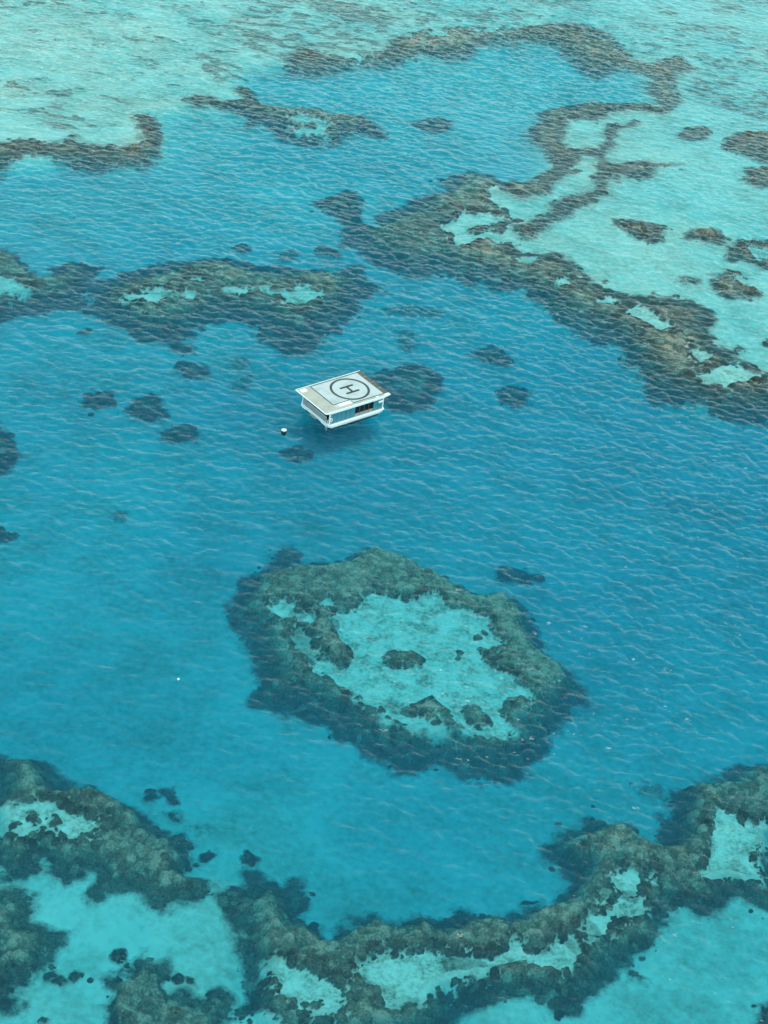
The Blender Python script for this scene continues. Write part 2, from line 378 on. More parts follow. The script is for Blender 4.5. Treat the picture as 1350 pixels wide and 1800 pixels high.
def reef(name, label, cat, outlines, pools=(), islands=(), rim=-1.5, edge=-5.0, pool=-2.4, width=6.0, res=0.3, warp=0.9, ragged=1.6,
         tone=0.5, seed=1, group=None, dens=1.0, rise=None, big=1.0, plunge=0.12, fringe=2.0, soft=1.6, cap=1.0, closed=False, grow=0.5):
    """A reef as one rough sheet of coral heads that rises from the sea floor, sandy pools as its children."""
    outl = []
    for o_ in outlines:
        g = ground(o_, -4.0)
        for _ in range(3): z = floor_z(g[:, 0], g[:, 1]) + 0.5; g = ground(o_, z)
        outl.append(smooth_poly(ground(o_, z)))
    pl = [smooth_poly(ground(p, pool)) for p in pools]
    isl = [smooth_poly(ground(p, pool + 0.5)) for p in islands]
    allp = np.concatenate(outl)
    pad = 5.0
    lo = allp.min(0) - pad; hi = allp.max(0) + pad
    lo = np.maximum(lo, (-150, 100)); hi = np.minimum(hi, (140, 620))
    xs = np.arange(lo[0], hi[0] + res, res); ys = np.arange(lo[1], hi[1] + res, res)
    X, Y = np.meshgrid(xs, ys)
    rs = np.random.default_rng(seed * 101 + 7)
    Xw = X + warp * fbm(X, Y, 5.0, 4, seed); Yw = Y + warp * fbm(X, Y, 5.0, 4, seed + 40)
    d = np.max([sdf(p, Xw, Yw) for p in outl], 0)
    p = np.full(X.shape, -99.0)
    if pl:
        p = np.max([sdf(q, Xw, Yw) for q in pl], 0) + ragged * fbm(X, Y, 4.5, 4, seed + 9) + grow
    if pl:
        p = np.minimum(p, d - 4.2 + 0.8 * fbm(X, Y, 4.0, 3, seed + 23)) if closed else p
    if isl:
        p = np.minimum(p, -np.max([sdf(q, Xw, Yw) for q in isl], 0))
    fl = floor_at(X, Y)
    e = fl - 0.15
    rz = np.maximum(rim + 0.32 * fbm(X, Y, 9.0, 3, seed + 5), e + 0.7) if rise is None else np.minimum(e + rise, -0.6) + 0.25 * fbm(X, Y, 5.0, 3, seed + 5)
    zb = e + (rz - e) * sstep(-0.15, 1, d / (width * (1 + 0.35 * fbm(X, Y, 14, 2, seed + 6)))) ** 1.25
    zb = np.where(d < 0, np.minimum(zb, e + d * plunge), zb)
    zb = np.minimum(zb, np.maximum(pool, fl) + 0.05 - 0.6 * p + np.where(p > -1, -0.1, 0)) if pl else zb
    if pl:
        lip = np.maximum(pool, fl) + 0.28 - 0.7 * np.maximum(0, -p - 1.6) - 7.0 * (1 - sstep(-1.0, 6.0, d))
        zb = np.where((p < -0.2) & (d > 0), np.maximum(zb, lip), zb)
    # coral heads
    area = (d > -fringe).sum() * res * res
    n = int(area * (3.4 if res < 0.3 else 2.2) * dens)
    L = np.full(X.shape, -0.35); T = np.zeros(X.shape); HD = np.zeros(X.shape)
    cand = np.flatnonzero((d > -fringe) & (p < 1.6))
    if len(cand):
        pick = rs.choice(cand, min(n, len(cand)), replace=False)
        cxs = X.ravel()[pick] + rs.uniform(-res, res, len(pick)); cys = Y.ravel()[pick] + rs.uniform(-res, res, len(pick))
        rad = (0.22 if res < 0.3 else 0.3) + (0.7 if res < 0.3 else 1.0) * big * rs.random(len(pick)) ** 4
        pk = p.ravel()[pick]; dk = d.ravel()[pick]
        rad *= np.where(np.minimum(dk, -pk) < 0, 0.7, 1.0)
        thin = rs.random(len(pick)) < np.clip(np.where(pk > 0, 0.7 - pk * 0.45, np.where(dk < 1.2, 0.2 + 0.33 * dk, 1.0)), 0.04, 1)
        toneb = rs.normal(0, 0.20, len(pick))
        for x0, y0, r, t0, ok in zip(cxs, cys, rad, toneb, thin):
            if not ok: continue
            i0 = max(int((x0 - r - xs[0]) / res), 0); i1 = min(int((x0 + r - xs[0]) / res) + 2, len(xs))
            j0 = max(int((y0 - r - ys[0]) / res), 0); j1 = min(int((y0 + r - ys[0]) / res) + 2, len(ys))
            if i1 <= i0 or j1 <= j0: continue
            q = 1 - ((xs[None, i0:i1] - x0) ** 2 + (ys[j0:j1, None] - y0) ** 2) / (r * r)
            hgt = np.where(q > 0, 0.55 * r * np.sqrt(np.maximum(q, 0)) + 0.10 * r, -1)
            s = L[j0:j1, i0:i1]; m = hgt > s
            s[m] = hgt[m]; T[j0:j1, i0:i1][m] = t0; HD[j0:j1, i0:i1][m] = np.sqrt(np.maximum(q[m], 0))
    zp = np.maximum(pool, fl) + 0.12 * fbm(X, Y, 3.0, 4, seed + 30) if pl else fl
    cn = fbm(X, Y, 2.2, 4, seed + 17)
    cover = np.minimum(sstep(-1.1 * soft, 1.1 * soft, d + 1.2 * cn), sstep(-0.4 * soft, 1.9 * soft, -p + 1.5 * cn))
    base = np.where(p > -1.5, fl + (np.maximum(zp, fl) - fl) * sstep(0.5, 4.5, d), fl) - 0.06 + (0.18 + 0.018 * (seed % 10)) * sstep(0.0, 0.3, cover)
    Zc = zb + L + 0.22 * fbm(X, Y, 1.3, 3, seed + 2)
    Z = np.maximum(Zc, base)
    cover = np.clip(np.maximum(cover, np.where(Zc > base, np.minimum(0.9, 1.3 * HD), 0)), 0, 1) * cap
    rimk = sstep(0.35, 0.95, (zb - e) / np.maximum(rz - e, 0.3)) * sstep(-1.0, -2.5, p)
    tn = np.clip(tone - 0.27 + 0.44 * rimk + T + 0.16 * fbm(X, Y, 7.0, 3, seed + 14), 0, 1)
    vis = ((cover > 0.012) & (d > -6)) | ((p > -1.6) & (d > -0.5) & (d < 6.0) & (base > fl + 0.2))
    keep = vis[:-1, :-1] | vis[1:, :-1] | vis[:-1, 1:] | vis[1:, 1:]
    o = grid_mesh(name, X, Y, Z, keep, CORAL, None, dict(tone=tn, cover=cover))
    tag(o, label, cat, group)
    if pl:
        for q in pl:
            dq = sdf(q, Xw, Yw)
            m = (dq > -3.2) & (d > 4.9) & (zp > fl - 0.05) & (p > -0.9)
            k = m[:-1, :-1] & m[1:, :-1] & m[:-1, 1:] & m[1:, 1:]
            for kk in islands_of(k): grid_mesh("sand_pool", X, Y, zp, kk, POOL, o)
    return o

reef("coral_reef", "large ringed reef standing alone in the blue lagoon around a bright sandy pool", "reef",
     [[(475,988),(473,975),(485,963),(500,962),(515,968),(530,980),(522,992),(535,993),(555,991),(580,992),(595,985),(610,978),(635,972),(645,964),(665,962),(672,972),(690,978),(710,988),(725,993),(745,1000),(760,1005),(790,1010),(797,1022),(820,1033),(850,1045),(870,1042),(890,1048),(910,1058),(925,1070),(935,1090),(945,1105),(948,1130),(955,1145),(965,1160),(985,1165),(1005,1180),(1020,1195),(1035,1210),(1040,1225),(1035,1238),(1010,1240),(1000,1255),(985,1262),(980,1280),(965,1285),(960,1310),(945,1335),(925,1350),(905,1370),(870,1378),(840,1372),(820,1365),(800,1355),(785,1345),(750,1343),(730,1350),(710,1358),(695,1350),(680,1335),(655,1328),(640,1315),(625,1305),(600,1300),(590,1290),(580,1278),(560,1272),(540,1262),(520,1250),(490,1250),(470,1240),(445,1248),(430,1235),(445,1222),(448,1200),(455,1190),(445,1185),(440,1165),(440,1140),(430,1120),(425,1105),(405,1105),(397,1092),(403,1070),(415,1050),(420,1020),(435,1010),(455,1005),(475,1000)]],
     [[(565,1062),(585,1062),(600,1068),(620,1072),(640,1070),(650,1058),(648,1045),(662,1048),(690,1047),(712,1052),(740,1048),(760,1055),(770,1068),(800,1075),(835,1082),(850,1095),(870,1105),(885,1120),(893,1130),(875,1138),(850,1140),(835,1145),(840,1160),(860,1175),(875,1180),(905,1190),(930,1215),(925,1228),(900,1235),(905,1250),(890,1265),(885,1280),(870,1300),(850,1298),(835,1290),(825,1285),(815,1270),(800,1265),(790,1285),(760,1295),(740,1283),(720,1280),(700,1270),(680,1258),(665,1245),(650,1240),(630,1225),(615,1218),(590,1210),(570,1195),(560,1180),(545,1175),(535,1160),(530,1140),(540,1130),(550,1150),(570,1165),(590,1175),(615,1175),(620,1160),(605,1140),(595,1120),(590,1100),(580,1080)],[(490,1062),(515,1066),(512,1080),(494,1077)],[(533,1086),(562,1090),(556,1106),(537,1102)],[(520,1120),(545,1120),(550,1138),(528,1140)]],
     [[(678,1158),(690,1147),(715,1146),(735,1158),(733,1172),(712,1178),(690,1174)],[(700,1243),(720,1232),(738,1222),(765,1220),(772,1235),(785,1250),(800,1265),(800,1285),(780,1285),(755,1270),(735,1262),(715,1255)],[(815,1245),(835,1238),(855,1250),(865,1265),(850,1280),(830,1272)],[(832,1110),(845,1109),(847,1119),(834,1120)],[(798,1141),(812,1141),(812,1151),(799,1152)],[(840,1150),(865,1140),(890,1150),(880,1168),(855,1165)]],
     rim=-2.1, edge=-6.0, pool=-2.9, tone=0.70, width=7.0, res=0.2, seed=1, closed=True, grow=0.35, ragged=2.2)
reef("coral_reef", "low reef reaching in from the left edge with a small bouldered sand pool", "reef",
     [[(-40,1315),(0,1318),(15,1325),(25,1338),(50,1333),(70,1340),(90,1350),(100,1365),(125,1380),(140,1390),(165,1390),(185,1400),(210,1410),(235,1420),(255,1428),(265,1445),(275,1455),(290,1458),(300,1470),(320,1465),(335,1475),(352,1482),(335,1492),(335,1505),(347,1525),(330,1533),(355,1540),(365,1560),(373,1578),(350,1582),(310,1583),(285,1588),(270,1593),(255,1580),(250,1565),(235,1562),(215,1562),(195,1570),(180,1563),(185,1578),(165,1583),(153,1572),(165,1560),(165,1540),(160,1528),(145,1530),(140,1545),(125,1550),(110,1540),(95,1525),(80,1508),(70,1505),(65,1520),(40,1530),(35,1545),(10,1545),(0,1525),(-40,1520)]],
     [[(-30,1425),(0,1422),(15,1425),(35,1413),(55,1412),(80,1412),(100,1420),(120,1428),(140,1435),(163,1448),(150,1458),(135,1465),(115,1460),(105,1455),(85,1452),(65,1455),(40,1468),(20,1465),(0,1462),(-30,1462)]],
     [[(83,1440),(90,1431),(105,1434),(108,1448),(96,1453),(85,1450)],[(38,1432),(50,1423),(68,1428),(66,1448),(48,1450)],[(15,1442),(25,1440),(27,1450),(16,1452)]],
     rim=-2.0, edge=-4.5, pool=-2.4, tone=0.60, width=5.5, res=0.2, seed=2, ragged=1.1)
reef("coral_reef", "rounded brown reef cut off by the left edge, beside pale turquoise sand", "reef",
     [[(-40,1560),(0,1567),(20,1565),(35,1572),(45,1578),(62,1578),(65,1585),(50,1600),(45,1620),(60,1623),(85,1622),(95,1632),(102,1643),(118,1637),(115,1645),(102,1655),(95,1680),(92,1700),(75,1712),(50,1722),(30,1728),(35,1742),(50,1748),(53,1758),(35,1765),(20,1770),(10,1780),(0,1772),(-40,1770)]],
     rim=-2.1, edge=-4.3, tone=0.60, width=3, res=0.2, seed=3)
reef("coral_reef", "brown reef clump at the bottom edge rising from pale sand", "reef",
     [[(173,1717),(183,1712),(192,1722),(212,1720),(222,1703),(240,1690),(255,1685),(275,1685),(290,1697),(303,1715),(298,1735),(305,1743),(325,1743),(345,1752),(358,1755),(360,1745),(375,1740),(400,1743),(408,1755),(402,1768),(405,1780),(395,1800),(395,1840),(200,1840),(198,1795),(195,1770),(190,1750),(185,1730)]],
     rim=-2.1, edge=-4.3, tone=0.60, width=3, res=0.2, seed=4)
reef("coral_reef", "long winding reef along the bottom edge with a chain of sandy pools", "reef",
     [[(385,1590),(388,1573),(400,1563),(430,1562),(437,1552),(445,1535),(460,1535),(465,1543),(480,1545),(500,1557),(505,1548),(520,1540),(522,1550),(510,1568),(530,1573),(545,1578),(548,1592),(530,1598),(525,1605),(530,1620),(555,1625),(568,1640),(578,1650),(590,1650),(600,1635),(622,1630),(625,1617),(645,1612),(660,1620),(680,1628),(705,1628),(712,1617),(735,1612),(755,1618),(765,1625),(790,1622),(803,1615),(800,1602),(815,1598),(835,1612),(850,1608),(870,1615),(900,1612),(905,1605),(930,1600),(960,1590),(975,1578),(990,1562),(1005,1555),(1000,1535),(985,1525),(975,1510),(962,1500),(965,1482),(990,1465),(1020,1455),(1028,1435),(1040,1430),(1055,1443),(1080,1446),(1115,1455),(1125,1465),(1145,1475),(1160,1487),(1168,1475),(1160,1455),(1175,1435),(1182,1420),(1170,1400),(1190,1392),(1225,1382),(1260,1375),(1280,1350),(1310,1345),(1350,1348),(1390,1348),(1390,1625),(1350,1605),(1330,1590),(1300,1580),(1270,1580),(1250,1590),(1225,1605),(1190,1600),(1180,1610),(1170,1630),(1160,1645),(1160,1668),(1135,1680),(1120,1690),(1125,1710),(1140,1718),(1120,1715),(1100,1705),(1080,1715),(1060,1730),(1040,1745),(1025,1755),(1010,1775),(985,1785),(960,1775),(940,1760),(905,1755),(870,1760),(840,1770),(800,1785),(780,1840),(400,1840),(410,1790),(425,1770),(425,1740),(415,1720),(418,1690),(410,1670),(400,1655),(405,1620),(390,1610)]],
     [[(470,1695),(490,1685),(515,1688),(530,1700),(550,1712),(560,1730),(580,1735),(610,1732),(622,1745),(605,1755),(590,1770),(575,1775),(555,1765),(530,1755),(510,1745),(505,1730),(500,1712)],
      [(638,1705),(645,1690),(668,1680),(680,1695),(715,1690),(740,1680),(762,1685),(790,1690),(820,1690),(815,1708),(800,1725),(770,1735),(745,1745),(715,1740),(700,1750),(690,1758),(670,1750),(665,1735),(645,1725)],
      [(820,1690),(850,1685),(900,1660),(905,1655),(930,1665),(935,1672),(960,1685),(975,1680),(985,1660),(1010,1640),(1020,1640),(1022,1665),(1015,1685),(1010,1700),(985,1705),(975,1690),(955,1690),(925,1690),(900,1690),(870,1705),(850,1715),(835,1705)],
      [(1040,1620),(1070,1600),(1110,1590),(1125,1592),(1095,1610),(1080,1625),(1075,1650),(1050,1660),(1035,1655)],
      [(1240,1520),(1260,1490),(1270,1480),(1258,1455),(1265,1435),(1285,1445),(1300,1460),(1330,1455),(1350,1445),(1390,1450),(1390,1480),(1350,1475),(1320,1485),(1310,1500),(1330,1530),(1345,1550),(1310,1550),(1280,1540),(1250,1535)],
      [(1090,1545),(1105,1530),(1120,1545),(1110,1555)],[(408,1805),(430,1787),(480,1785),(487,1805)]],
     [[(895,1690),(920,1682),(950,1690),(955,1710),(930,1718),(900,1708)]],
     rim=-2.0, edge=-4.8, pool=-2.5, tone=0.60, width=5, res=0.2, seed=5, ragged=1.4)
reef("coral_reef", "reef with a sandy hollow cut by the left edge, joined to the two-pool reef", "reef",
     [[(-40,425),(0,430),(12,440),(35,447),(38,455),(50,468),(65,480),(75,490),(88,488),(92,475),(100,463),(140,462),(165,463),(178,470),(165,478),(163,492),(158,510),(155,530),(148,545),(110,541),(85,547),(60,545),(45,547),(20,560),(0,568),(-40,580)]],
     [[(-20,490),(0,490),(20,488),(33,498),(35,512),(15,515),(0,518),(-20,518)]],
     rim=-1.9, edge=-5.5, pool=-2.2, width=9, res=0.4, seed=6)
reef("coral_reef", "broad oval reef beyond the pontoon holding two small bright sand pools", "reef",
     [[(163,490),(190,492),(200,490),(210,480),(230,475),(255,470),(275,463),(300,462),(335,457),(365,455),(400,455),(440,463),(470,467),(500,468),(530,470),(560,472),(600,478),(615,465),(635,463),(640,475),(640,490),(655,497),(665,508),(650,520),(632,522),(630,535),(635,548),(610,558),(600,570),(600,580),(580,585),(565,600),(550,610),(535,625),(515,627),(490,615),(465,600),(455,590),(450,575),(430,565),(400,562),(370,565),(360,575),(340,585),(325,592),(320,602),(340,615),(330,620),(310,612),(290,605),(280,598),(255,598),(240,597),(225,580),(210,572),(195,565),(180,560),(160,555),(148,545),(155,530),(158,510)]],
     [[(228,525),(245,515),(270,508),(285,508),(300,515),(290,527),(272,535),(255,535),(250,527)],[(460,507),(475,507),(490,515),(505,508),(520,507),(540,503),(550,512),(565,515),(555,525),(540,530),(530,537),(510,535),(505,525),(490,520),(470,515)],[(333,493),(345,491),(355,495),(343,500)],[(390,514),(410,511),(445,508),(450,514),(420,518)],[(305,518),(325,512),(335,518),(318,526)]],
     rim=-1.7, edge=-6.0, pool=-2.0, width=11, res=0.35, seed=7, ragged=1.5)
reef("coral_reef", "longest reef, sweeping diagonally between the blue lagoon and the turquoise flat", "reef",
     [[(548,358),(565,345),(590,338),(605,333),(620,333),(635,345),(640,358),(632,368),(635,382),(650,395),(665,400),(668,388),(660,378),(672,370),(690,375),(705,370),(715,360),(722,348),(745,340),(775,342),(790,335),(785,325),(765,320),(785,308),(820,303),(850,303),(870,312),(890,322),(915,332),(935,342),(930,352),(903,360),(905,372),(925,380),(905,392),(895,405),(900,420),(910,440),(930,443),(960,442),(980,443),(995,452),(1018,463),(1020,475),(1050,495),(1085,512),(1110,520),(1140,520),(1175,525),(1200,528),(1215,525),(1240,535),(1260,550),(1268,562),(1255,568),(1232,577),(1250,592),(1255,600),(1290,620),(1320,640),(1350,653),(1390,665),(1390,745),(1350,738),(1335,715),(1315,712),(1290,717),(1260,722),(1235,728),(1205,720),(1180,713),(1150,712),(1130,700),(1132,680),(1135,660),(1125,640),(1110,620),(1095,598),(1070,588),(1045,580),(1020,568),(1000,560),(980,550),(955,540),(935,530),(915,522),(925,508),(925,495),(900,488),(870,487),(850,490),(830,482),(800,478),(775,475),(745,488),(720,490),(695,478),(680,470),(660,462),(645,450),(635,440),(620,435),(605,430),(600,415),(600,405),(610,395),(590,380),(575,370),(560,365)]],
     [[(860,338),(885,330),(905,347),(960,350),(985,348),(960,365),(938,385),(905,390),(880,385),(900,372),(878,365),(862,355)],
      [(768,403),(790,393),(815,383),(850,380),(880,388),(895,392),(860,400),(830,398),(815,408),(830,420),(812,437),(795,428),(800,415),(780,412)],
      [(830,425),(860,415),(900,415),(935,425),(910,432),(870,430)],
      [(1100,550),(1130,550),(1145,560),(1165,570),(1178,578),(1160,583),(1140,580),(1130,570),(1112,562)],
      [(1222,665),(1240,655),(1270,645),(1300,655),(1325,665),(1340,672),(1310,675),(1280,677),(1245,678),(1225,672)],
      [(1212,618),(1240,628),(1247,640),(1225,650),(1215,640)],[(908,458),(930,456),(932,464),(912,468)],[(978,492),(995,490),(998,500),(980,502)],[(1050,532),(1070,530),(1072,538),(1055,540)]],
     rim=-1.6, edge=-4.8, pool=-2.0, width=9, res=0.35, seed=8, ragged=1.5)
reef("coral_reef", "thin looping reef arms curling over the turquoise flat beyond the longest reef", "reef",
     [[(945,198),(965,190),(1020,183),(1060,180),(1110,182),(1145,184),(1178,195),(1165,202),(1140,198),(1110,193),(1080,196),(1062,204),(1040,209),(1010,211),(996,222),(992,240),(1000,256),(1020,258),(1035,256),(1060,262),(1062,272),(1020,272),(1010,285),(1008,300),(995,312),(980,325),(975,338),(945,340),(925,352),(905,347),(890,340),(870,330),(880,320),(905,325),(925,318),(935,308),(955,303),(972,290),(968,275),(955,265),(935,248),(922,230),(935,222),(950,220),(945,208)],
      [(1062,216),(1085,215),(1100,218),(1115,212),(1130,212),(1112,222),(1093,224),(1088,240),(1075,255),(1060,268),(1045,258),(1055,250),(1065,240),(1055,238),(1070,228)],
      [(1045,265),(1062,275),(1070,283),(1090,285),(1110,283),(1135,281),(1150,286),(1195,283),(1180,290),(1150,297),(1140,313),(1125,320),(1110,310),(1085,305),(1080,315),(1070,325),(1072,342),(1055,345),(1055,352),(1030,362),(1010,372),(990,380),(975,385),(960,400),(940,412),(940,422),(915,420),(900,405),(905,393),(935,388),(950,370),(970,357),(985,348),(1010,340),(1030,338),(1050,325),(1040,313),(1050,300),(1045,285)]],
     rim=-1.2, edge=-2.6, pool=-2.0, width=4, res=0.4, seed=9, soft=2.6, cap=0.74, warp=1.3, tone=0.36)
reef("coral_reef", "slender tapering reef with one small ring-shaped sandy pool, alone in far blue water", "reef",
     [[(318,170),(340,166),(362,168),(372,166),(380,172),(400,176),(420,178),(432,172),(425,165),(410,155),(420,150),(440,153),(450,166),(452,182),(480,188),(520,190),(550,192),(572,194),(580,204),(600,206),(625,207),(645,203),(655,215),(668,222),(678,236),(668,240),(650,238),(630,232),(615,236),(608,246),(595,254),(570,258),(540,257),(510,250),(490,242),(480,232),(465,220),(445,217),(433,230),(432,215),(433,205),(415,195),(395,190),(370,185),(345,184),(325,178)]],
     [[(512,208),(525,204),(545,208),(565,212),(578,220),(575,230),(560,233),(540,232),(520,225)]], [[(526,215),(540,212),(554,217),(548,223),(532,222)]],
     rim=-1.3, edge=-3.5, pool=-1.8, width=6, res=0.4, soft=2.6, cap=0.74, seed=10, tone=0.42)
reef("coral_reef", "hook-shaped dark reef edging the palest sand flat, curling up at its end", "reef",
     [[(-60,250),(0,245),(20,243),(40,245),(60,242),(85,243),(100,247),(112,246),(118,238),(132,238),(133,248),(150,254),(175,258),(200,255),(215,253),(235,247),(248,240),(248,228),(240,218),(228,205),(232,197),(255,200),(272,208),(277,220),(285,233),(282,255),(275,272),(258,282),(235,285),(205,286),(165,283),(150,278),(125,277),(100,276),(78,270),(55,270),(35,274),(15,277),(10,285),(0,290),(-60,300)]],
     rim=-1.3, edge=-3.2, width=5, res=0.4, soft=2.6, cap=0.74, seed=11, warp=1.3, tone=0.34)
reef("coral_reef", "farthest reef band, its ragged front edge bordering the far blue basin", "reef",
     [[(492,100),(495,90),(520,88),(545,82),(570,90),(595,95),(615,92),(640,88),(665,82),(680,70),(700,58),(740,50),(780,50),(820,45),(860,45),(900,50),(940,40),(990,35),(1030,42),(1060,50),(1090,75),(1105,95),(1125,108),(1150,110),(1165,100),(1195,95),(1215,110),(1230,120),(1200,128),(1190,145),(1195,170),(1192,188),(1175,198),(1160,195),(1150,175),(1130,150),(1140,140),(1125,128),(1100,122),(1078,120),(1070,135),(1050,135),(1025,130),(1008,115),(995,98),(975,85),(970,77),(930,75),(900,76),(870,75),(850,82),(830,95),(800,108),(780,105),(760,97),(735,95),(715,100),(695,115),(670,115),(640,110),(600,120),(560,135),(540,135),(515,125),(500,115)]],
     [[(745,60),(790,60),(782,76),(758,74)],[(690,60),(720,52),(735,58),(705,68)],[(600,92),(630,90),(640,98),(610,102)],[(840,50),(880,50),(880,60),(845,60)]],
     rim=-1.2, edge=-3.0, pool=-1.5, width=6, res=0.45, soft=4.0, cap=0.68, seed=12, warp=1.6, ragged=3.0, tone=0.36)

# heads and small patches, each with what tells it from the others
def blob(cx, cy, a, b, seed, n=22):
    r = random.Random(seed); ph = [r.uniform(0, 6.28) for _ in range(3)]
    return [(cx + a * cos(t) * k, cy + b * sin(t) * k) for t, k in ((2 * pi * i / n, 1 + 0.13 * sin(2 * 2 * pi * i / n + ph[0]) + 0.09 * sin(3 * 2 * pi * i / n + ph[1]) + 0.06 * sin(5 * 2 * pi * i / n + ph[2])) for i in range(n))]
PATCH = "coral patches on the turquoise flat"
HEAD = "submerged coral heads in the blue lagoon"
NEARH = "small coral heads on the near sand"
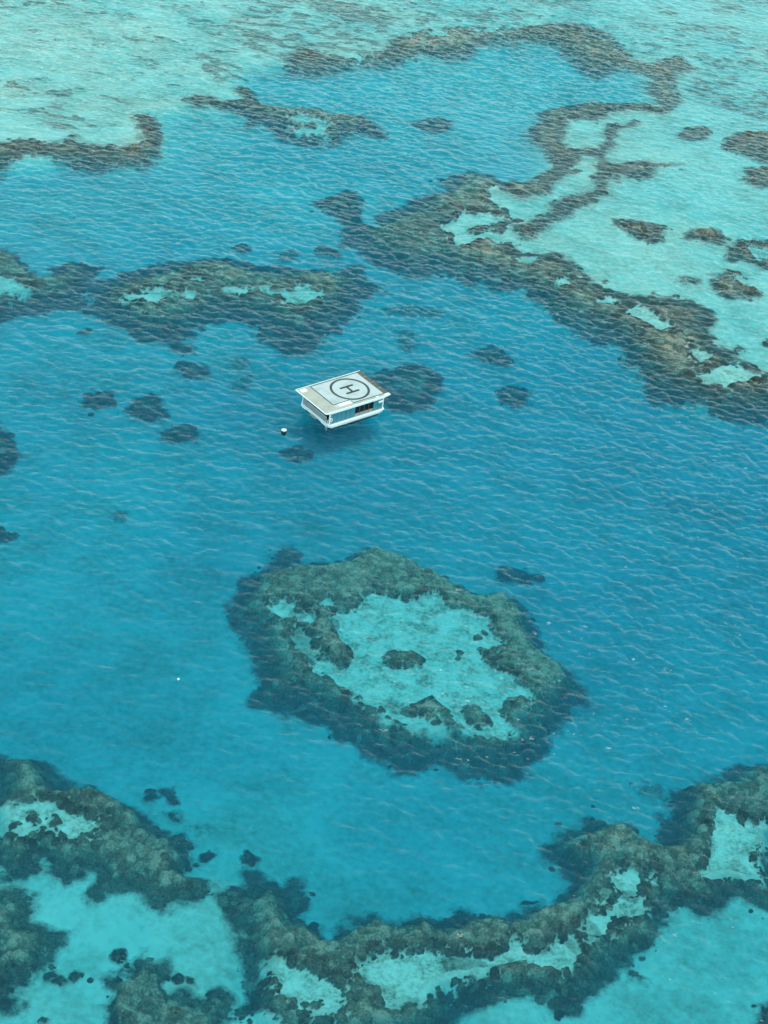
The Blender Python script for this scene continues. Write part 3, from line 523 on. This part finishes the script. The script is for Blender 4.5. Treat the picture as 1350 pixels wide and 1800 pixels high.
# outline or (cx, cy, half width, half height), top, edge, label, group, pools, tone
BOMMIES = [
 ([(1072,390),(1100,378),(1130,388),(1145,390),(1185,400),(1165,410),(1165,428),(1145,432),(1120,418),(1100,408)], -1.0, -2.2, "ragged triangular coral patch on the turquoise flat above the longest reef", PATCH, (), .34),
 ((1240,412,32,14), -1.1, -2.2, "oval coral patch just right of the ragged triangular one", PATCH, (), .34),
 ([(1280,440),(1285,425),(1320,420),(1390,425),(1390,478),(1330,470),(1310,455),(1285,460)], -1.1, -2.2, "coral ring with a sandy middle at the right edge of the flat", PATCH, ([(1308,442),(1330,437),(1350,445),(1345,458),(1322,456)],), .34),
 ([(1245,495),(1258,478),(1290,473),(1308,480),(1305,495),(1320,498),(1345,512),(1335,525),(1300,527),(1265,520),(1255,508)], -1.0, -2.2, "lumpy coral patch with a small sandy notch, just below the coral ring", PATCH, ([(1290,493),(1305,489),(1312,496),(1296,501)],), .36),
 ((1208,490,18,8), -1.2, -2.2, "small dark coral patch left of the notched one", PATCH, (), .26),
 ((1148,513,7,5), -1.3, -2.2, "tiny coral dot left of the two beside the longest reef", PATCH, (), .22),
 ((1188,522,10,5), -1.3, -2.2, "tiny coral dot touching the upper rim of the longest reef", PATCH, (), .22),
 ((1297,611,10,6), -1.2, -2.2, "tiny dark coral dot alone on the sand beside the reef's right end", PATCH, (), .2),
 ((1356,600,14,12), -1.2, -2.2, "small coral patch cut by the right edge above the longest reef", PATCH, (), .3),
 ((1065,495,8,4), -1.3, -2.2, "tiny coral dot off the middle of the longest reef", PATCH, (), .26),
 ([(1272,255),(1285,235),(1310,227),(1345,228),(1390,240),(1390,295),(1330,280),(1300,270),(1275,265)], -1.0, -2.2, "wide dark coral patch at the right edge, upper of two", PATCH, (), .3),
 ([(1300,310),(1310,292),(1350,290),(1390,300),(1390,330),(1325,325),(1310,318)], -1.0, -2.2, "dark coral patch at the right edge, lower of two", PATCH, (), .3),
 ([(1192,240),(1195,225),(1220,220),(1245,222),(1252,235),(1240,243),(1220,248)], -1.0, -2.2, "rounded coral patch off the tip of the thin looping reef arms", PATCH, (), .32),
 ((765,220,27,14), -3.0, -4.5, "lone coral head in the far basin beside the slender reef", HEAD, (), .3),
 ((425,435,16,9), -4.2, -6.0, "small dark coral head just beyond the two-pool reef", HEAD, (), .25),
 ((575,443,24,11), -3.6, -5.4, "coral head between the two-pool reef and the longest reef's tail", HEAD, (), .25),
 ((505,447,18,12), -4.6, -6.4, "faint coral head left of its twin beyond the two-pool reef", HEAD, (), .25),
 ([(825,620),(850,608),(885,615),(905,630),(910,640),(880,645),(855,640)], -4.2, -6.2, "long coral head, upper of the pair right of the pontoon", HEAD, (), .25),
 ([(865,685),(890,677),(920,680),(945,705),(925,712),(890,712),(875,700)], -4.2, -6.2, "coral head, lower of the pair right of the pontoon", HEAD, (), .25),
 ([(640,665),(665,655),(690,645),(720,638),(750,640),(765,655),(778,670),(770,685),(760,705),(745,715),(725,722),(700,725),(675,715),(660,700),(645,680)], -4.0, -6.0, "largest dark coral head, lying right behind the helipad pontoon", HEAD, (), .25),
 ((715,595,19,17), -6.5, -8.2, "faint deep coral head between pontoon and longest reef", HEAD, (), .25),
 ((735,547,44,9), -6.5, -8.2, "faint long coral shoal close under the longest reef", HEAD, (), .25),
 ((337,650,28,13), -4.6, -6.6, "coral head just below the two-pool reef's lower spur", HEAD, (), .25),
 ((175,702,27,14), -4.6, -6.6, "coral head left of the biggest of the scattered group", HEAD, (), .25),
 ((256,717,37,21), -4.0, -6.2, "biggest coral head of the scattered group left of the pontoon", HEAD, (), .25),
 ((318,760,28,18), -4.8, -6.8, "coral head at the lower right of the scattered group", HEAD, (), .25),
 ((420,637,20,12), -6.0, -7.8, "upper of two faint coral heads left of the pontoon", HEAD, (), .25),
 ((422,673,22,14), -5.6, -7.6, "lower of two faint coral heads left of the pontoon", HEAD, (), .25),
 ((524,797,22,14), -4.4, -6.4, "round coral head just below the mooring buoy", HEAD, (), .25),
 ((153,582,13,8), -5.5, -7.2, "small coral head under the joint of the two left reefs", HEAD, (), .25),
 ([(-60,735),(0,743),(15,755),(25,775),(38,800),(25,815),(0,832),(-60,840)], -3.2, -5.6, "large dark coral mass half out of frame at the left edge", HEAD, (), .25),
 ((3,938,17,12), -4.6, -6.4, "small coral head at the left edge below the dark mass", HEAD, (), .25),
 ((913,1011,32,15), -4.4, -6.4, "coral head just off the large ringed reef's upper right", HEAD, (), .25),
 ((215,910,14,8), -8.6, -9.6, "barely visible deep coral head in open water at left", HEAD, (), .25),
 ((130,1717,14,11), -2.4, -4.2, "round dark coral boulder on the sand right of the rounded reef", NEARH, (), .16),
 ((207,1680,12,11), -2.4, -4.2, "dark coral boulder on the sand above the bottom-edge reef clump", NEARH, (), .1),
 ((217,1692,7,6), -3.0, -4.2, "small coral knob touching the boulder above the reef clump", NEARH, (), .12),
 ((265,1396,16,9), -6.0, -7.4, "deep coral head off the left reef, leftmost of its upper pair", NEARH, (), .2),
 ((300,1391,16,11), -6.0, -7.4, "deep coral head off the left reef, right of its upper pair", NEARH, (), .2),
 ((298,1430,11,9), -5.5, -7.0, "coral head below the deep pair off the left reef", NEARH, (), .15),
 ((348,1450,17,10), -6.6, -7.8, "faint deep coral head farthest out from the left reef", NEARH, (), .2),
 ((365,1506,9,8), -4.6, -6.0, "small coral head in the channel next to the left reef's tip", NEARH, (), .18),
 ((434,1505,11,12), -4.8, -6.2, "small coral head in the channel's mouth above the winding reef", NEARH, (), .18),
 ((980,1446,10,6), -4.5, -6.0, "lone small coral head left of the winding reef's rounded knoll", NEARH, (), .16),
 ((930,1592,9,7), -4.0, -5.4, "small coral head close to the winding reef's inner edge", NEARH, (), .16),
 ((83,1792,9,8), -2.6, -4.2, "coral boulder at the very bottom edge on pale sand", NEARH, (), .16),
 ((317,1722,8,6), -2.8, -4.2, "coral knob beside the clump, left one of a pair", NEARH, (), .16),
 ((338,1725,7,4), -2.9, -4.2, "coral knob beside the clump, right one of a pair", NEARH, (), .18),
 ((93,1719,7,6), -2.9, -4.2, "tiny coral knob hugging the rounded reef, upper one", NEARH, (), .18),
 ((106,1729,6,6), -2.9, -4.2, "tiny coral knob hugging the rounded reef, lower one", NEARH, (), .18),
 ([(1332,1800),(1335,1775),(1350,1765),(1400,1760),(1400,1840),(1330,1840)], -2.2, -4.2, "dark coral mass in the bottom right corner", NEARH, (), .1),
 ((1150,1386,20,11), -6.5, -8.0, "faint deep coral head off the winding reef's upper end", NEARH, (), .2),
]
for i, (o_, top, edge, lab, grp, pools, tone) in enumerate(BOMMIES):
    out = blob(*o_, seed=i) if isinstance(o_, tuple) else o_
    sz = max(np.ptp([q[0] for q in out]), 10) / 9.0
    reef("coral_patch", lab, "coral patch", [out], pools, (), rim=top, edge=edge, pool=-1.9, rise=0.35 + min(sz, 12) * (0.03 if grp == PATCH else 0.09), width=max(1.0, min(5.0, sz * 0.35)), res=0.22 if sz < 5 else 0.32,
         warp=0.45 if sz < 5 else 0.9, tone=tone + (0.02 if grp == PATCH else 0.12), cap=0.5 if "faint" in lab or "barely" in lab else 0.7 if grp == PATCH else 0.78 if grp == HEAD or "deep" in lab else 0.95, seed=50 + i, group=grp, big=0.6 if sz < 3 else 1.2, fringe=0.4 if sz < 4 else 1.4, soft=0.6 if sz < 4 else 1.5, ragged=1.0)

# the rubble-strewn far flat: coral specks nobody could count
def rubble():
    zones = [([(-300,20),(0,10),(450,20),(470,120),(395,140),(300,170),(240,200),(200,215),(0,225),(-300,225)], 0.2),
             ([(-300,-60),(470,-60),(470,25),(0,30),(-300,30)], 0.18),
             ([(330,60),(470,0),(900,-60),(1100,-30),(1000,40),(700,60),(640,95),(500,95),(440,115),(395,135),(330,110)], 0.46),
             ([(450,-60),(1400,-60),(1400,15),(900,40),(450,30)], 0.28),
             ([(1000,30),(1390,60),(1390,180),(1300,215),(1240,210),(1200,160),(1220,120),(1100,90)], 0.46),
             ([(1200,160),(1390,150),(1390,225),(1250,215),(1200,200)], 0.32)]
    res = 0.4
    X, Y = np.meshgrid(np.arange(-150, 135, res), np.arange(350, 612, res))
    Xw = X + 3 * fbm(X, Y, 12, 3, 70); Yw = Y + 3 * fbm(X, Y, 12, 3, 71)
    cov = np.zeros_like(X)
    for poly, c in zones:
        cov = np.maximum(cov, c * sstep(-6, 4, sdf(ground(poly, -1.5), Xw, Yw)))
    n = 0.75 * fbm(X / 1.5, Y, 2.4, 4, 80) + 0.5 * fbm(X / 1.3, Y, 16.0, 3, 84)
    th = np.quantile(n, 1 - np.linspace(0, 0.6, 25)); thr = np.interp(cov, np.linspace(0, 0.6, 25), th)
    h = np.clip((n - thr) * 1.4, -0.6, 0.5) + 0.12 * fbm(X, Y, 0.9, 2, 5)
    h = np.where(cov < 0.01, -1, h)
    Z = floor_at(X, Y) + np.maximum(0.55 * h, 0.08)
    v = h > -0.25
    k = v[:-1, :-1] | v[1:, :-1] | v[:-1, 1:] | v[1:, 1:]
    o = grid_mesh("coral_rubble", X, Y, Z, k, CORAL, None, dict(tone=np.clip(0.25 + 0.2 * fbm(X, Y, 5, 3, 60), 0, 1), cover=0.5 * sstep(-0.25, 0.35, h)))
    tag(o, "countless small dark coral specks strewn over the far pale sand flat", "coral rubble", kind="stuff")
rubble()


# ------------------------------------------------------------------ the helipad pontoon
PU, PV = 15.46, 9.84
root = bpy.data.objects.new("helipad_pontoon", None); COL.objects.link(root)
root.location = (-13.23, 269.21, 0.0); root.rotation_euler = (0, 0, radians(42.6))
tag(root, "white floating pontoon cabin whose flat roof is a helipad marked with a circled H", "pontoon")

def link(name, bm, mat, parent, smooth=False):
    bmesh.ops.recalc_face_normals(bm, faces=bm.faces)
    me = bpy.data.meshes.new(name); bm.to_mesh(me); bm.free()
    if smooth:
        for p_ in me.polygons: p_.use_smooth = True
    o = bpy.data.objects.new(name, me); COL.objects.link(o); me.materials.append(mat)
    if parent: o.parent = parent
    return o
def add_box(bm, u0, u1, v0, v1, z0, z1, bev=0.0):
    vs_ = [bm.verts.new((u, v, z)) for z in (z0, z1) for u, v in ((u0, v0), (u1, v0), (u1, v1), (u0, v1))]
    fs = [bm.faces.new([vs_[i] for i in q]) for q in ((0, 3, 2, 1), (4, 5, 6, 7), (0, 1, 5, 4), (1, 2, 6, 5), (2, 3, 7, 6), (3, 0, 4, 7))]
    if bev: bmesh.ops.bevel(bm, geom=list({e for f in fs for e in f.edges}), offset=bev, segments=2, affect='EDGES')
def box(name, mat, u0, u1, v0, v1, z0, z1, parent=None, bev=0.0):
    bm = bmesh.new(); add_box(bm, u0, u1, v0, v1, z0, z1, bev)
    return link(name, bm, mat, parent or root)
def loft(name, mat, rings, parent=None):
    bm = bmesh.new(); R = [[bm.verts.new(p_) for p_ in r_] for r_ in rings]; n = len(R[0])
    for a, b in zip(R, R[1:]):
        for i in range(n): bm.faces.new((a[i], a[(i + 1) % n], b[(i + 1) % n], b[i]))
    bm.faces.new(R[0][::-1]); bm.faces.new(R[-1])
    return link(name, bm, mat, parent or root)
def tube(bm, pts, r, seg=8):
    pts = [Vector(p_) for p_ in pts]; rings = []
    for i, p_ in enumerate(pts):
        d = (pts[min(i + 1, len(pts) - 1)] - pts[max(i - 1, 0)]).normalized()
        a = d.orthogonal().normalized(); b = d.cross(a)
        rings.append([bm.verts.new(p_ + r * (cos(2 * pi * k / seg) * a + sin(2 * pi * k / seg) * b)) for k in range(seg)])
    for a, b in zip(rings, rings[1:]):
        for k in range(seg): bm.faces.new((a[k], a[(k + 1) % seg], b[(k + 1) % seg], b[k]))
    bm.faces.new(rings[0][::-1]); bm.faces.new(rings[-1])

def plan(u0, u1, v0, v1, c):      # rectangle with cut corners
    return [(u0 + c, v0), (u1 - c * .6, v0), (u1, v0 + c * .6), (u1, v1 - c * .6), (u1 - c * .6, v1), (u0 + c, v1), (u0, v1 - c), (u0, v0 + c)]
rings = []
for z, du0, du1, dv, c in ((0.04, .2, -.95, .10, .5), (0.30, .04, -.5, .02, .5), (0.72, 0, -.05, 0, .5), (0.80, .06, -.1, .06, .48)):
    rings.append([(u, v, z) for u, v in plan(1.0 + du0, 14.35 + du1, -0.20 + dv, 9.35 - dv, c)])
loft("hull", WHITE, rings)
loft("hull_bottom", RUBBER, [[(u, v, z) for u, v in plan(1.0 + a, 14.35 + b, -0.2 + c_, 9.35 - c_, .5)] for z, a, b, c_ in ((-0.6, .6, -1.7, .4), (-0.2, .25, -1.0, .15), (0.038, .2, -.95, .10))])
box("deck", GREY, 1.25, 14.0, 0.05, 9.1, 0.805, 0.83)
for a, b in ((0.6, 2.2), (7.0, 8.4)):                    # rubbing strips on the end of the hull
    box("fender", WHITE, 0.80, 1.02, a, b, 0.28, 0.70, bev=0.05)
box("boarding_step", GREY, 0.55, 1.0, 3.6, 5.6, 0.22, 0.34, bev=0.02)

# cabin: corner posts, clad long side, open end, back and far side
ZC, ZT = 0.83, 3.10
V0 = 0.30
for u, v in ((1.30, V0), (1.30, 8.75), (14.0, V0), (14.0, 8.75)):
    box("corner_post", WHITE, u - .1, u + .1, v - .1, v + .1, ZC, ZT)
for k in range(5):
    a = 1.95 + k * 1.06
    p_ = box("wall_panel", GLASSB, a + .03, a + 1.03, V0 - .03, V0 + .03, ZC + .02, ZT - .02)
    box("panel_joint", FRAME, a - .03, a + .03, V0 - .05, V0 + .04, ZC, ZT, p_)
for k in range(4):
    a = 7.31 + k * 1.08
    wdw = box("window", DARK, a + .04, a + 1.04, V0 + .10, V0 + .14, 1.36, ZT - .06)
    f = bmesh.new(); add_box(f, a - .05, a + .05, V0 - .02, V0 + .16, ZC, ZT)
    link("frame", f, TIMBER, wdw)
box("sill_panel", GREY, 7.28, 11.62, V0 - .02, V0 + .08, ZC, 1.34)
for k in range(2):
    a = 11.66 + k * 1.12
    p_ = box("wall_panel", GLASSB, a + .03, a + 1.09, V0 - .03, V0 + .03, ZC + .02, ZT - .02)
    box("panel_joint", FRAME, a - .03, a + .03, V0 - .05, V0 + .04, ZC, ZT, p_)
box("wall_box", WHITE, 12.75, 13.85, V0 - .30, V0 - .06, 2.30, 2.66, bev=0.03)
box("side_wall", GREY, 1.42, 1.93, V0 - .02, V0 + .04, ZC, ZT)
box("end_wall", GLASSB, 13.97, 14.03, V0 + .11, 8.64, ZC, ZT)
box("back_wall", GLASSB, 1.41, 13.89, 8.72, 8.78, ZC, ZT)
box("interior_shade_panel", DARK, 1.75, 1.81, V0 + .1, 8.70, ZC, ZT)  # near-black sheet paints in the shade inside the open end
box("balustrade", GREY, 1.27, 1.33, 1.15, 7.35, ZC, 1.78)
box("handrail", WHITE, 1.24, 1.36, 1.15, 7.35, 1.80, 1.86)
box("shutter_panel", GREY, 1.26, 1.34, 7.45, 8.64, ZC, ZT)
for v in (3.2, 5.3):
    box("post", FRAME, 1.27, 1.33, v - .04, v + .04, 1.88, ZT)
bm = bmesh.new()                                          # swim ladder by the corner
for v in (0.35, 0.85):
    tube(bm, [(0.92, v, -0.6), (0.92, v, 1.45), (0.98, v, 1.65), (1.12, v, 1.72), (1.25, v, 1.60), (1.25, v, 0.8)], 0.035)
for z in (-0.3, 0.0, 0.3, 0.6):
    tube(bm, [(0.92, 0.35, z), (0.92, 0.85, z)], 0.03)
link("swim_ladder", bm, WHITE, root, True)
bm = bmesh.new()                                          # round life ring hung on the corner
bmesh.ops.create_circle(bm, segments=4, radius=0.001); bm.clear()
R_, r_ = 0.30, 0.075; V_ = [[bm.verts.new((1.62 + (R_ + r_ * cos(b)) * cos(a), V0 - .10 + r_ * sin(b) * .9, 1.72 + (R_ + r_ * cos(b)) * sin(a))) for b in [2 * pi * j / 8 for j in range(8)]] for a in [2 * pi * i / 24 for i in range(24)]]
for i in range(24):
    for j in range(8): bm.faces.new((V_[i][j], V_[(i + 1) % 24][j], V_[(i + 1) % 24][(j + 1) % 8], V_[i][(j + 1) % 8]))
link("life_ring", bm, WHITE, root, True)

# roof slab: thin at both ends, thicker over the cabin
prof = [(0.0, 3.44), (0.0, 3.60), (PU, 3.60), (PU, 3.42), (13.6, 3.10), (1.5, 3.12)]
bm = bmesh.new()
A_ = [bm.verts.new((u, 0.0, z)) for u, z in prof]; B_ = [bm.verts.new((u, PV, z)) for u, z in prof]
bm.faces.new(A_); bm.faces.new(B_[::-1])
for i in range(len(prof)): bm.faces.new((A_[i], A_[(i + 1) % len(prof)], B_[(i + 1) % len(prof)], B_[i]))
bmesh.ops.bevel(bm, geom=bm.edges[:], offset=0.025, segments=1, affect='EDGES')
roof = link("roof", bm, WHITE, root)
ZR = 3.60
def sheet(name, mat, u0, u1, v0, v1, k=1, parent=None):
    return box(name, mat, u0, u1, v0, v1, ZR + 0.0015, ZR + 0.004 + 0.005 * k, parent or roof)
sheet("roof_apron", BEIGE, 0.14, 3.12, 0.14, 9.70)
sheet("roof_walkway", BEIGE, 3.125, 14.32, 0.14, 0.86)
sheet("helipad", PAD, 3.125, 14.32, 0.865, 9.70)
sheet("edge_strip", WHITE, 4.05, 7.05, 0.90, 1.84, 2)
sheet("edge_patch", WHITE, 12.2, 12.9, 0.34, 0.62, 2)
sheet("edge_patch", WHITE, 0.6, 1.9, 8.3, 9.3, 2)
for k in range(4):
    t0 = 0.66 + k * 2.26
    tag(sheet("timber_strip", TIMBER, 14.335, PU - .03, t0, t0 + 2.22))
for u0, u1, v0, v1 in ((3.08, 3.30, 1.86, 9.50), (3.305, 7.05, 1.86, 2.08), (7.0, 7.2, 0.92, 1.855), (7.0, 14.32, 0.70, 0.915), (3.305, 14.40, 9.28, 9.50)):
    sheet("border_line", LINE, u0, u1, v0, v1, 3)
bm = bmesh.new(); N = 96
ro, ri = 3.88, 3.40; uc, vc = 9.47, 5.12
rg = [[bm.verts.new((uc + r * cos(2 * pi * i / N), vc + r * sin(2 * pi * i / N), z)) for i in range(N)] for r, z in ((ri, ZR + .0015), (ro, ZR + .0015), (ro, ZR + .024), (ri, ZR + .024))]
for a in range(4):
    for i in range(N): bm.faces.new((rg[a][i], rg[a][(i + 1) % N], rg[(a + 1) % 4][(i + 1) % N], rg[(a + 1) % 4][i]))
link("helipad_circle", bm, LINE, roof)
bm = bmesh.new()
add_box(bm, 7.85, 10.95, 5.85, 6.35, ZR + .0015, ZR + .021); add_box(bm, 7.85, 10.95, 3.80, 4.30, ZR + .0015, ZR + .021)
add_box(bm, 9.16, 9.64, 4.302, 5.848, ZR + .0015, ZR + .021)
link("letter_h", bm, HBLACK, roof)

# ------------------------------------------------------------------ buoy and float
def lathe(name, mat, prof_, parent, seg=28):
    bm = bmesh.new(); rr = []
    for r, z in prof_:
        rr.append([bm.verts.new((r * cos(2 * pi * i / seg), r * sin(2 * pi * i / seg), z)) for i in range(seg)])
    for a, b in zip(rr, rr[1:]):
        for i in range(seg): bm.faces.new((a[i], a[(i + 1) % seg], b[(i + 1) % seg], b[i]))
    bm.faces.new(rr[0][::-1]); bm.faces.new(rr[-1])
    return link(name, bm, mat, parent, True)
by = bpy.data.objects.new("mooring_buoy", None); COL.objects.link(by); by.location = (-20.50, 266.7, 0.0)
tag(by, "drum-shaped mooring buoy with white top and dark sides beside the pontoon", "buoy")
lathe("drum", RUBBER, [(0.30, -0.5), (0.46, -0.35), (0.50, -0.1), (0.50, 0.42), (0.47, 0.47)], by)
lathe("cap", WHITE, [(0.47, 0.472), (0.50, 0.50), (0.49, 0.56), (0.40, 0.62), (0.15, 0.66), (0.02, 0.665)], by)
bm = bmesh.new(); tube(bm, [(-0.12, 0, 0.64), (-0.12, 0, 0.76), (-0.06, 0, 0.84), (0.06, 0, 0.84), (0.12, 0, 0.76), (0.12, 0, 0.64)], 0.022)
link("lifting_eye", bm, RUBBER, by, True)
fl_ = bpy.data.objects.new("float", None); COL.objects.link(fl_); fl_.location = (-27.25, 194.4, 0.05); fl_.rotation_euler = (0, 0, radians(-40)); fl_.scale = (0.75, 0.75, 0.75)
tag(fl_, "tiny white speck floating alone on open water left of the ringed reef", "float")
lathe("float_body", WHITE, [(0.02, -0.16), (0.15, -0.12), (0.24, 0.0), (0.23, 0.10), (0.14, 0.19), (0.02, 0.22)], fl_, 16)
lathe("stem", WHITE, [(0.045, 0.222), (0.04, 0.34), (0.03, 0.36)], fl_, 10)
